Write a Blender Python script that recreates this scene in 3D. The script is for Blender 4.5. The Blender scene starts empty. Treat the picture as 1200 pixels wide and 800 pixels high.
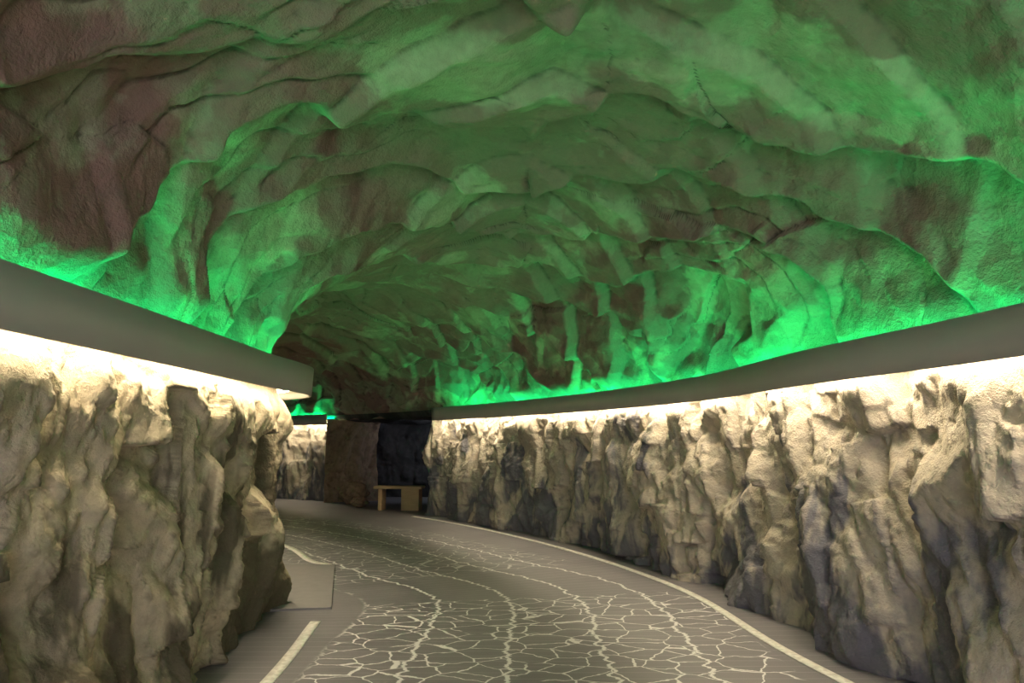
import bpy, math, numpy as np
from mathutils import Vector
scene=bpy.context.scene
scene.view_settings.view_transform='Standard'
scene.view_settings.look='None'

# ---------------- numpy noise ----------------
def h3(ix,iy,iz,seed):
    with np.errstate(over='ignore'):
        a=(ix.astype(np.int64)*73856093)^(iy.astype(np.int64)*19349663)^(iz.astype(np.int64)*83492791)^(seed*2654435761)
        a=a.astype(np.uint64)&np.uint64(0xffffffff)
        a=(a^(a>>np.uint64(16)))*np.uint64(0x45d9f3b)&np.uint64(0xffffffff)
        a=(a^(a>>np.uint64(16)))*np.uint64(0x45d9f3b)&np.uint64(0xffffffff)
        a=a^(a>>np.uint64(16))
    return a.astype(np.float64)/4294967295.0
def vn(x,y,z,seed=0):
    ix=np.floor(x);iy=np.floor(y);iz=np.floor(z)
    fx=x-ix;fy=y-iy;fz=z-iz
    fx=fx**3*(fx*(fx*6-15)+10);fy=fy**3*(fy*(fy*6-15)+10);fz=fz**3*(fz*(fz*6-15)+10)
    r=0
    for dx in(0,1):
        for dy in(0,1):
            for dz in(0,1):
                w=(fx if dx else 1-fx)*(fy if dy else 1-fy)*(fz if dz else 1-fz)
                r=r+w*h3(ix+dx,iy+dy,iz+dz,seed)
    return r*2-1
def fbm(x,y,z,o=4,seed=0,g=.5):
    r=0;a=1.
    for i in range(o):
        r=r+a*vn(x,y,z,seed+i*7);x=x*2.03+3.1;y=y*2.03+1.7;z=z*2.03+5.3;a*=g
    return r
def chisel(u,v,seed=0,k=1.1,g=.9):
    iu=np.floor(u);iv=np.floor(v);best=np.full(u.shape,-9.)
    z=np.zeros_like(u)
    for du in(-1,0,1):
        for dv in(-1,0,1):
            cu=iu+du;cv=iv+dv
            px=cu+h3(cu,cv,z,seed+1);py=cv+h3(cu,cv,z,seed+2)
            hh=h3(cu,cv,z,seed+3);gx=(h3(cu,cv,z,seed+4)-.5)*g;gy=(h3(cu,cv,z,seed+5)-.5)*g
            a=u-px;b=v-py
            best=np.maximum(best,hh*.9+gx*a+gy*b-k*np.maximum(np.abs(a*.8+b*.3),np.abs(b*.8-a*.35))*1.15)
    return best
def sstep(a,b,x):
    t=np.clip((x-a)/(b-a),0,1);return t*t*(3-2*t)

# ---------------- curves ----------------
def catmull(P,n=40):
    P=np.array(P,float);Q=np.vstack([2*P[0]-P[1],P,2*P[-1]-P[-2]])
    out=[]
    for i in range(len(P)-1):
        p0,p1,p2,p3=Q[i:i+4]
        for t in np.linspace(0,1,n,endpoint=False):
            out.append(.5*((2*p1)+(-p0+p2)*t+(2*p0-5*p1+4*p2-p3)*t*t+(-p0+3*p1-3*p2+p3)*t**3))
    out.append(P[-1]);return np.array(out)
def arclen(C):
    return np.concatenate([[0],np.cumsum(np.linalg.norm(np.diff(C,axis=0),axis=1))])
def resample(C,step):
    L=arclen(C);n=max(2,int(L[-1]/step)+1);s=np.linspace(0,L[-1],n)
    return np.stack([np.interp(s,L,C[:,0]),np.interp(s,L,C[:,1])],1),s
def normals(C,side):
    T=np.gradient(C,axis=0);T/=np.linalg.norm(T,axis=1)[:,None]
    return np.stack([T[:,1],-T[:,0]],1)*side
inner=[(-2.2,-4),(-2.12,1),(-2.05,4),(-2.04,6),(-2.06,7.6),(-2.95,8.7),(-3.9,10.1),(-5.2,11.6),(-6.8,12.9),(-9,14),(-12,15)]
outer=[(2.85,-4),(2.9,1),(2.72,3.9),(2.36,6),(2.1,8.4),(1.2,11.1),(-.2,13.9),(-1.75,16.2),(-3.9,18.8),(-6.5,21.2),(-10,22.5)]
CI=catmull(inner);CO=catmull(outer)

# ---------------- mesh helpers ----------------
def grid(name,P,mat,uv=None,flip=False,smooth=True,closed=False):
    n,m=P.shape[:2]
    me=bpy.data.meshes.new(name)
    idx=np.arange(n*m).reshape(n,m)
    if closed: idx=np.concatenate([idx,idx[:,:1]],1)
    q=np.stack([idx[:-1,:-1],idx[1:,:-1],idx[1:,1:],idx[:-1,1:]],-1).reshape(-1,4)
    if flip:q=q[:,::-1]
    me.vertices.add(n*m);me.vertices.foreach_set('co',P.reshape(-1).astype(np.float32))
    me.loops.add(q.size);me.loops.foreach_set('vertex_index',q.reshape(-1).astype(np.int32))
    me.polygons.add(len(q));me.polygons.foreach_set('loop_start',np.arange(0,q.size,4,dtype=np.int32))
    me.polygons.foreach_set('loop_total',np.full(len(q),4,dtype=np.int32))
    me.update(calc_edges=True)
    if uv is not None:
        l=me.uv_layers.new(name='UVMap');l.data.foreach_set('uv',uv.reshape(-1,2)[q.reshape(-1)].reshape(-1).astype(np.float32))
    if smooth: me.polygons.foreach_set('use_smooth',np.ones(len(q),bool))
    me.materials.append(mat);me.validate()
    o=bpy.data.objects.new(name,me);scene.collection.objects.link(o);return o
def box(name,c,d,mat,rot=(0,0,0),parent=None,bev=.01):
    import bmesh
    bm=bmesh.new();bmesh.ops.create_cube(bm,size=1)
    for v in bm.verts:v.co=Vector((v.co.x*d[0],v.co.y*d[1],v.co.z*d[2]))
    bmesh.ops.bevel(bm,geom=bm.edges[:],offset=bev,segments=2,affect='EDGES')
    me=bpy.data.meshes.new(name);bm.to_mesh(me);bm.free();me.materials.append(mat)
    o=bpy.data.objects.new(name,me);scene.collection.objects.link(o);o.location=c;o.rotation_euler=rot
    if parent:o.parent=parent
    return o

# ---------------- materials ----------------
class NT:
    def __init__(s,name):
        s.m=bpy.data.materials.new(name);s.m.use_nodes=True;s.t=s.m.node_tree
        s.b=s.t.nodes['Principled BSDF'];s.b.inputs['Specular IOR Level'].default_value=.2
    def n(s,t,**k):
        x=s.t.nodes.new(t)
        for a,v in k.items():setattr(x,a,v)
        return x
    def l(s,a,b):s.t.links.new(a,b)
    def val(s,x,i,v):
        if hasattr(v,'node'):s.l(v,x.inputs[i])
        else:x.inputs[i].default_value=v
    def math(s,op,a,b=0,c=0):
        x=s.n('ShaderNodeMath',operation=op);s.val(x,0,a);s.val(x,1,b)
        if op in('MULTIPLY_ADD','SMOOTH_MIN','COMPARE','WRAP'):s.val(x,2,c)
        return x.outputs[0]
    def mapping(s,src,sc=(1,1,1),loc=(0,0,0)):
        x=s.n('ShaderNodeMapping');s.l(src,x.inputs[0]);x.inputs['Scale'].default_value=sc;x.inputs['Location'].default_value=loc;return x.outputs[0]
    def noise(s,vec,scale,detail=4,rough=.55,dist=0):
        x=s.n('ShaderNodeTexNoise');s.l(vec,x.inputs['Vector']);x.inputs['Scale'].default_value=scale
        x.inputs['Detail'].default_value=detail;x.inputs['Roughness'].default_value=rough;x.inputs['Distortion'].default_value=dist;return x.outputs['Fac']
    def warp(s,vec,scale,amt,detail=3):
        w=s.n('ShaderNodeTexNoise');s.l(vec,w.inputs['Vector']);w.inputs['Scale'].default_value=scale;w.inputs['Detail'].default_value=detail
        m=s.n('ShaderNodeVectorMath',operation='MULTIPLY_ADD');s.l(w.outputs['Color'],m.inputs[0]);m.inputs[1].default_value=(amt,)*3;s.l(vec,m.inputs[2]);return m.outputs[0]
    def rng(s,v,a,b,c=0,d=1):
        x=s.n('ShaderNodeMapRange');x.interpolation_type='SMOOTHSTEP';s.l(v,x.inputs[0])
        for i,k in enumerate((a,b,c,d)):x.inputs[i+1].default_value=k
        return x.outputs[0]
    def mix(s,f,a,b,mode='MIX'):
        x=s.n('ShaderNodeMix',data_type='RGBA',blend_type=mode)
        if isinstance(f,(int,float)):x.inputs[0].default_value=f
        else:s.l(f,x.inputs[0])
        for i,v in((6,a),(7,b)):
            if isinstance(v,tuple):x.inputs[i].default_value=(*v,1)
            else:s.l(v,x.inputs[i])
        return x.outputs[2]
    def bump(s,h,str_,dist,prev=None):
        x=s.n('ShaderNodeBump');x.inputs['Strength'].default_value=str_;x.inputs['Distance'].default_value=dist
        s.l(h,x.inputs['Height'])
        if prev:s.l(prev,x.inputs['Normal'])
        return x.outputs[0]
    def pos(s):return s.n('ShaderNodeTexCoord').outputs['Object']
    def fin(s,col,rough,nrm=None):
        if isinstance(col,tuple):s.b.inputs['Base Color'].default_value=(*col,1)
        else:s.l(col,s.b.inputs['Base Color'])
        s.b.inputs['Roughness'].default_value=rough
        if nrm:s.l(nrm,s.b.inputs['Normal'])
        return s.m
def rock_mat(name,tan,tan2,dark,lo,hi,bot,dmax=1):
    k=NT(name);p=k.pos()
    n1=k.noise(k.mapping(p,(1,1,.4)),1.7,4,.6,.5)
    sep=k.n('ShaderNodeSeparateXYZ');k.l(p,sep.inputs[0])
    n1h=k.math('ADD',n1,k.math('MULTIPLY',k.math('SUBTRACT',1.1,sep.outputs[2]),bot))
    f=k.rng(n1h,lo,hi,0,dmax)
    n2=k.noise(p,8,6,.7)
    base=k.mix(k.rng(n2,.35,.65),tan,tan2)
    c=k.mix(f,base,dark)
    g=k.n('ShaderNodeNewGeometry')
    c=k.mix(k.rng(g.outputs['Pointiness'],.44,.495,.5,0),c,tuple(x*.8 for x in dark))  # shade in crevices painted into the rock colour by pointiness
    n3=k.noise(p,50,3,.7)
    b=k.bump(n2,.6,.07);b=k.bump(n3,.5,.018,b)
    return k.fin(c,.85,b)
M_rockR=rock_mat('rock_wall_paint_shading_right',(.56,.49,.38),(.46,.41,.335),(.18,.175,.195),.50,.61,.10)
M_rockL=rock_mat('rock_wall_paint_shading_left',(.54,.46,.32),(.41,.355,.25),(.14,.12,.08),.49,.60,.13)
M_dark=rock_mat('alcove_shade_rock',(.07,.065,.065),(.06,.055,.055),(.03,.03,.03),.4,.6,0)  # near-black base colour carries the shade of the recess
M_brown=rock_mat('brown_rock',(.34,.23,.16),(.26,.18,.12),(.13,.085,.06),.55,.7,0)

k=NT('ceiling_rock_paint_shading');p=k.pos()
sep=k.n('ShaderNodeSeparateXYZ');k.l(p,sep.inputs[0])
pw=k.warp(p,1.3,.8,4)
a1=k.noise(pw,.75,5,.55);a2=k.noise(k.mapping(pw,(1,1,1),(7,3,1)),1.3,4,.6);a3=k.noise(p,9,5,.7);a4=k.noise(p,42,3,.7)
a1=k.math('MULTIPLY_ADD',k.math('SUBTRACT',sep.outputs[2],3.1),.03,a1)  # browner towards the crown, where warm bounce is put into the colour
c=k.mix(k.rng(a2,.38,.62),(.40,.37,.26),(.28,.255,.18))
c=k.mix(k.rng(a1,.44,.51,0,.95),c,(.27,.155,.135))  # brown paint patches, also carrying the warm bounce in their colour
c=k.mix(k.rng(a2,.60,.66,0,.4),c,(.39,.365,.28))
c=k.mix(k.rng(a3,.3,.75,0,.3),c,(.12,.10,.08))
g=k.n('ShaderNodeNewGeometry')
c=k.mix(k.rng(g.outputs['Pointiness'],.45,.495,.7,0),c,(.05,.04,.03))  # fold creases darkened, their shade put into the base colour
b=k.bump(a3,.55,.065);b=k.bump(a4,.5,.02,b)
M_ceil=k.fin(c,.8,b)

k=NT('painted_cornice');p=k.pos();a=k.noise(p,3,4)
M_corn=k.fin(k.mix(a,(.38,.37,.325),(.44,.43,.38)),.6)

def emis(name,col,st):
    m=bpy.data.materials.new(name);m.use_nodes=True;t=m.node_tree;t.nodes.clear()
    e=t.nodes.new('ShaderNodeEmission');o=t.nodes.new('ShaderNodeOutputMaterial');e.inputs[0].default_value=(*col,1);e.inputs[1].default_value=st
    t.links.new(e.outputs[0],o.inputs[0]);return m
M_green=emis('green_led',(.002,1,.25),98)
M_warm=emis('warm_led',(1,.83,.59),128)

# floor
k=NT('tunnel_road_surface');uv=k.n('ShaderNodeTexCoord').outputs['UV']
sp=k.n('ShaderNodeSeparateXYZ');k.l(uv,sp.inputs[0]);U=sp.outputs[0];V=sp.outputs[1]
nz=k.n('ShaderNodeTexNoise');k.l(uv,nz.inputs['Vector']);nz.inputs['Scale'].default_value=6;nz.inputs['Detail'].default_value=4
wv=k.n('ShaderNodeVectorMath',operation='MULTIPLY_ADD');k.l(nz.outputs['Color'],wv.inputs[0]);wv.inputs[1].default_value=(.12,.12,0);k.l(uv,wv.inputs[2])
vo=k.n('ShaderNodeTexVoronoi',feature='DISTANCE_TO_EDGE');k.l(k.mapping(wv.outputs[0],(3.3,4.4,1)),vo.inputs['Vector']);vo.inputs['Scale'].default_value=1
brk=k.noise(uv,1.6,3)
net=k.math('MULTIPLY',k.rng(vo.outputs['Distance'],.015,.028,1,0),k.rng(brk,.32,.38))
wob=k.noise(k.mapping(uv,(.3,3.0,1)),1.6,5,.65)
uu=k.math('MULTIPLY_ADD',wob,.30,U)
lon=k.rng(k.math('PINGPONG',uu,.36),.012,.018,1,0)
zone=k.math('MULTIPLY',k.rng(U,.55,.65),k.rng(U,3.95,4.05,1,0))
zone2=k.math('MAXIMUM',k.rng(V,11.9,12.0,1,0),k.rng(V,13.6,13.7,0,.6))
tr=k.rng(k.math('PINGPONG',V,.07),.003,.006,1,0)
rd=k.noise(uv,1.2,4);rf=k.noise(uv,180,2)
base=k.mix(k.rng(rd,.3,.7),(.18,.172,.185),(.235,.222,.235))
base=k.mix(k.rng(rf,.3,.7,0,.4),base,(.12,.112,.12))
c=k.mix(k.math('MULTIPLY',tr,.4),base,(.44,.42,.42))
ln=k.math('MULTIPLY',k.math('MAXIMUM',k.math('MULTIPLY',net,zone2),lon),zone)
c=k.mix(ln,c,(.82,.80,.79))
M_floor=k.fin(c,.45,k.bump(rf,.12,.01));k.b.inputs['Specular IOR Level'].default_value=.4
k=NT('white_road_paint');p=k.pos();a=k.noise(p,20,5)
M_white=k.fin(k.mix(k.rng(a,.35,.6),(.66,.63,.56),(.86,.84,.76)),.6)
k=NT('pale_concrete_slab');p=k.pos();a=k.noise(p,8,5)
M_slab=k.fin(k.mix(a,(.21,.20,.20),(.28,.265,.26)),.6)
k=NT('bench_wood');p=k.pos();a=k.noise(k.mapping(p,(1,8,8)),4,5)
M_wood=k.fin(k.mix(a,(.42,.28,.15),(.62,.45,.27)),.55)

# ---------------- ceiling vault ----------------
NS=1500;NA=380
LI=arclen((CI+CO)/2);LM=LI[-1]
s=np.concatenate([np.linspace(0,3,80,endpoint=False),np.linspace(3,19,1200,endpoint=False),np.linspace(19,LM,220)])
def at(C):return np.stack([np.interp(s,LI,C[:,0]),np.interp(s,LI,C[:,1])],1)
nI=normals(CI,-1);nO=normals(CO,1)
Av=at(CI+nI*.42);Bv=at(CO+nO*.42)
ph=np.linspace(0,np.pi,NA)
cx=-np.sign(np.cos(ph))*np.abs(np.cos(ph))**.97;sz=np.sin(ph)**.93
H=np.interp(s,[0,9,13,17,21,LM],[2.2,2.2,2.0,1.85,1.55,1.5])
P=np.zeros((NS,NA,3))
mid=(Av+Bv)/2;hf=(Bv-Av)/2
P[:,:,:2]=mid[:,None,:]+hf[:,None,:]*cx[None,:,None]
P[:,:,2]=2.185+H[:,None]*sz[None,:]
du=np.gradient(P,axis=0);dv=np.gradient(P,axis=1)
N=np.cross(du,dv);N/=np.linalg.norm(N,axis=2)[:,:,None]+1e-9
cen=np.zeros_like(P);cen[:,:,:2]=mid[:,None,:];cen[:,:,2]=2.0
sg=np.sign(((cen-P)*N).sum(2));N*=sg[:,:,None]
S=np.broadcast_to(s[:,None],(NS,NA));A=np.broadcast_to(ph[None,:]*2.0,(NS,NA))
Z0=0*S
w1=fbm(S*.45,A*.6,Z0+3,4,11);w2=fbm(S*.45,A*.5,Z0+9,4,31)
S2=S+.6*w1;A2=A+.5*w2
def saw(x,e=.8):
    t=x-np.floor(x);return t*(1-sstep(e,1,t))
sA=np.abs(A-np.pi)
amp1=.5+.5*vn(S*.55,A*.6,Z0,15);amp2=.5+.5*vn(S*.7,A*.7,Z0,25)
f1=saw(S2*.80+.60*sA+.3*w2,.82);f2=saw(-(S2*1.15-.7*sA)+.8*w1,.82)
f3=saw(S2*2.3+1.3*sA+1.2*w2,.8)
big=fbm(S*.33,A*.5,Z0+2,2,71)
d=.38*f1*(.4+.6*amp1)+.20*f2*amp2+.045*f3*(1-amp1)+.17*big+.15*chisel(S2*1.0,A2*.9,91,1.0,1.7)+.045*chisel(S2*2.4+4,A2*1.5,95,1,1.7)+.012*fbm(S*5,A*5,Z0,4,81)
d=d-.13
edge=sstep(0,.22,ph)*sstep(0,.22,np.pi-ph)
d=d*(.3+.7*edge)[None,:]
P=P+N*d[:,:,None]
P[:,0,2]=2.17;P[:,-1,2]=2.17
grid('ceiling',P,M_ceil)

# ---------------- floor ----------------
ss=np.linspace(0,LM,240)
def at2(C):return np.stack([np.interp(ss,LI,C[:,0]),np.interp(ss,LI,C[:,1])],1)
a=at2(CI+nI*.9)
ext=np.interp(LI,[0,15,18,LM],[.6,.6,3.8,3.8])[:,None]
b_=at2(CO+nO*ext)
m=20;f=np.linspace(0,1,m)
F=np.zeros((240,m,3));F[:,:,:2]=a[:,None,:]*(1-f)[None,:,None]+b_[:,None,:]*f[None,:,None]
TW=np.linalg.norm(b_-a,axis=1)
UV=np.zeros((240,m,2));UV[:,:,0]=f[None,:]*TW[:,None]-.9;UV[:,:,1]=ss[:,None]
grid('floor',F,M_floor,uv=UV,flip=True,smooth=False)

# ---------------- rock walls ----------------
def rockwall(name,C,side,mat,seed,step=.016,amp=1,ztop=2.17,base=.10,front=.2,nz=140,foot=0):
    C,sa=resample(C,step);N2=normals(C,side)
    for i in range(6):
        N2[1:-1]=(N2[:-2]+N2[1:-1]+N2[2:])/3
    N2/=np.linalg.norm(N2,axis=1)[:,None]
    z=np.linspace(-.03,ztop,nz)
    S=np.broadcast_to(sa[:,None],(len(sa),nz));Z=np.broadcast_to(z[None,:],S.shape)
    o=0*S+seed
    Sw=S+.08*fbm(S*1.1,Z*.8,o,4,seed)+.16*(Z-1)*vn(S*.5,0*Z,o,seed+3);Zw=Z+.12*fbm(S*1.2,Z*1.0,o+5,3,seed+9)
    c1=chisel(Sw/.55,Zw/.95,seed,1.0,1.5);c2=chisel(Sw/.26,Zw/.40+3,seed+20,1.0,1.8);c3=chisel(Sw/.12,Zw/.18,seed+40,1.,1.8)
    d=.28*c1+.18*c2+.055*c3+.06*fbm(S*.5,Z*.5,o,2,seed+60)+.010*fbm(S*14,Z*14,o,4,seed+70,.6)
    d=(d-d.mean())*amp
    off=base+.05*sstep(.4,1.9,Z)-d-foot*(1-sstep(0,.8,Z))*(1-sstep(8.5,10,S))
    lo=np.interp(Z,[0,1.3,1.8,2.08,2.17],[-front-foot,-front,-.03,.15,.19])
    off=np.where(off<lo+.08,lo+.08*np.exp((off-lo-.08)/.08),off)
    off=np.minimum(off,.55)
    P=np.zeros(S.shape+(3,));P[:,:,:2]=C[:,None,:]+N2[:,None,:]*off[:,:,None];P[:,:,2]=Z
    return grid(name,P,mat,flip=(side<0))
def cut(C,t0,t1,n=40):return C[int(t0*n):int(t1*n)+1]
wo=np.vstack([cut(CO,0,7)])
ret=catmull([tuple(CO[280]),(-1.95,16.55),(-1.6,17.3),(-.9,18.6)],20)
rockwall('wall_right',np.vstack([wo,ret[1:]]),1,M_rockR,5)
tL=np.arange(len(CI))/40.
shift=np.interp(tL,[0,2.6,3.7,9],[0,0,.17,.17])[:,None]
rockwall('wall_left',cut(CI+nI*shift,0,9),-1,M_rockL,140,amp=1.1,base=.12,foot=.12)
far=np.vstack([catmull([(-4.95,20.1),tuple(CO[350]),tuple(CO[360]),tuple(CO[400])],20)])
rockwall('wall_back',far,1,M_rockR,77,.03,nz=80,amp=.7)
rockwall('wall_alcove_side',np.array([(-3.75,20.7),(-4.2,20.35),(-5.0,20.0)])[::-1][:,:],1,M_brown,21,.03,nz=80,base=.1,amp=.8)
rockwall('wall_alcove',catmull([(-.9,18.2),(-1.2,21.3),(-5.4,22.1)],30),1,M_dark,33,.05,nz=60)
rockwall('tunnel_end_light_block',np.array([CO[-1]+[-.3,.8],CI[-1]+[.1,-.8]]),1,M_dark,8,.1,ztop=4.6,nz=60)  # added wall out of view, stops world light leaking in at the end
i0,i1=276,345
Ca=CO[i0:i1];Na=nO[i0:i1]
f=np.linspace(.22,4.6,40)
G=np.zeros((len(Ca),40,3));G[:,:,:2]=Ca[:,None,:]+Na[:,None,:]*f[None,:,None]
G[:,:,2]=2.16+.07*fbm(G[:,:,0]*1.5,G[:,:,1]*1.5,0*G[:,:,0],4,3)
G[:,0,2]=2.3
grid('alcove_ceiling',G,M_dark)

# ---------------- cornices & LED strips ----------------
def extrude(name,C,side,prof,mat,step=.12,closed=True):
    C,_=resample(C,step);N2=normals(C,side)
    pr=np.array(prof)
    P=np.zeros((len(C),len(pr),3));P[:,:,:2]=C[:,None,:]+N2[:,None,:]*pr[None,:,0:1];P[:,:,2]=pr[None,:,1]
    o=grid(name,P,mat,closed=closed,smooth=False)
    if closed:
        import bmesh
        bm=bmesh.new();bm.from_mesh(o.data);bmesh.ops.holes_fill(bm,edges=[e for e in bm.edges if e.is_boundary]);bmesh.ops.recalc_face_normals(bm,faces=bm.faces[:]);bm.to_mesh(o.data);bm.free()
    return o
prof=[(0,2.055),(-.015,2.33),(.02,2.33),(.03,2.2),(.9,2.2),(.9,2.165),(.03,2.165),(.03,2.055)]
rails=[(cut(CO,0,7),1),(cut(CI,0,9),-1),(cut(CO,8.45,10),1)]
for i,(C,sd) in enumerate(rails):
    t_=extrude('trim_%d'%(i+1),C,sd,prof,M_corn)
    g_=extrude('green_led_strip',C,sd,[(.235,2.225),(.265,2.225)],M_green,.8,False)
    w_=extrude('warm_led_strip',C,sd,[(.10,2.13),(.13,2.13)],M_warm,.8,False)
    g_.parent=t_;w_.parent=t_

# ---------------- road lines ----------------
def line(name,C,side,o0,o1):
    return extrude(name,C,side,[(o0,.0),(o0,.006),(o1,.006),(o1,.0)],M_white,.1)
line('road_edge_line',cut(CO,0,7.1),1,-.30,-.21)
line('road_edge_line',catmull([(-1.62,-3.9),(-1.60,2),(-1.64,5.2),(-1.76,6.9)],20),-1,-.045,.045)
line('road_edge_line',catmull([(-2.40,9.98),(-2.75,10.35),(-3.4,11.6),(-4.6,13.2),(-6,14.6)],20),-1,-.05,.05)
def poly(name,pts,z,mat,h=.012):
    me=bpy.data.meshes.new(name);n=len(pts)
    v=[(x,y,z) for x,y in pts]+[(x,y,z+h) for x,y in pts]
    fs=[tuple(range(n))[::-1],tuple(range(n,2*n))]+[(i,(i+1)%n,n+(i+1)%n,n+i) for i in range(n)]
    me.from_pydata(v,[],fs);me.materials.append(mat);o=bpy.data.objects.new(name,me);scene.collection.objects.link(o);return o
poly('concrete_floor_slab',[(-2.3,7.3),(-1.74,7.4),(-2.3,9.9),(-2.95,9.9)],0,M_slab,.02)

# ---------------- bench ----------------
bp=bpy.data.objects.new('wooden_bench',None);scene.collection.objects.link(bp)
bp.location=(-2.66,17.8,0);bp.rotation_euler=(0,0,-.12)
for i,y in enumerate((-.15,.0,.15)): box('seat_plank_%d'%(i+1),(0,y,.53),(1.15,.14,.06),M_wood,parent=bp)
box('leg_1',(-.42,0,.25),(.09,.36,.50),M_wood,parent=bp);box('leg_2',(.30,0,.25),(.42,.36,.50),M_wood,parent=bp)

# ---------------- boulders ----------------
def boulder(name,c,r,mat,seed):
    n=70;th=np.linspace(0,2*np.pi,n,endpoint=False);ph=np.linspace(-np.pi/2+.02,np.pi/2-.02,40)
    T,Pp=np.meshgrid(th,ph)
    x=np.cos(T)*np.cos(Pp);y=np.sin(T)*np.cos(Pp);z=np.sin(Pp)
    q=1+.22*fbm(x*1.6+seed,y*1.6,z*1.6,4,seed)
    P=np.stack([x*q*r[0],y*q*r[1],z*q*r[2]],-1)
    P=P-np.array([0,0,P[:,:,2].min()])
    o=grid(name,P,mat,closed=True,flip=False);o.location=c;return o
boulder('boulder',(-3.75,18.5,-.01),(.2,.18,.12),M_brown,6)
boulder('boulder',(-4.05,19.3,-.01),(.35,.28,.30),M_brown,16)

# ---------------- lamps ----------------
def area(name,loc,target,sx,sy,pw,col):
    L=bpy.data.lights.new(name,'AREA');L.shape='RECTANGLE';L.size=sx;L.size_y=sy;L.energy=pw;L.color=col
    o=bpy.data.objects.new(name,L);scene.collection.objects.link(o);o.location=loc
    o.rotation_euler=(Vector(target)-Vector(loc)).to_track_quat('-Z','Y').to_euler();return o
area('tunnel_fill_light',(.3,-3.9,2.0),(.1,5,1.7),4.2,3.2,200,(.94,.89,1.0))  # added fill light behind the camera, lifts the overall ambient level
area('alcove_lamp',(-1.75,19.9,1.95),(-2.1,21.3,1.7),.3,.3,14,(.8,.87,1))

w=bpy.data.worlds.new('World');scene.world=w;w.use_nodes=True
w.node_tree.nodes['Background'].inputs[0].default_value=(.75,.78,1,1);w.node_tree.nodes['Background'].inputs[1].default_value=.5
cam=bpy.data.cameras.new('camera');cam.lens=26;cam.sensor_width=36
co=bpy.data.objects.new('camera',cam);scene.collection.objects.link(co);co.location=(0,0,1.6);co.rotation_euler=(math.radians(97.7),0,0)
scene.camera=co
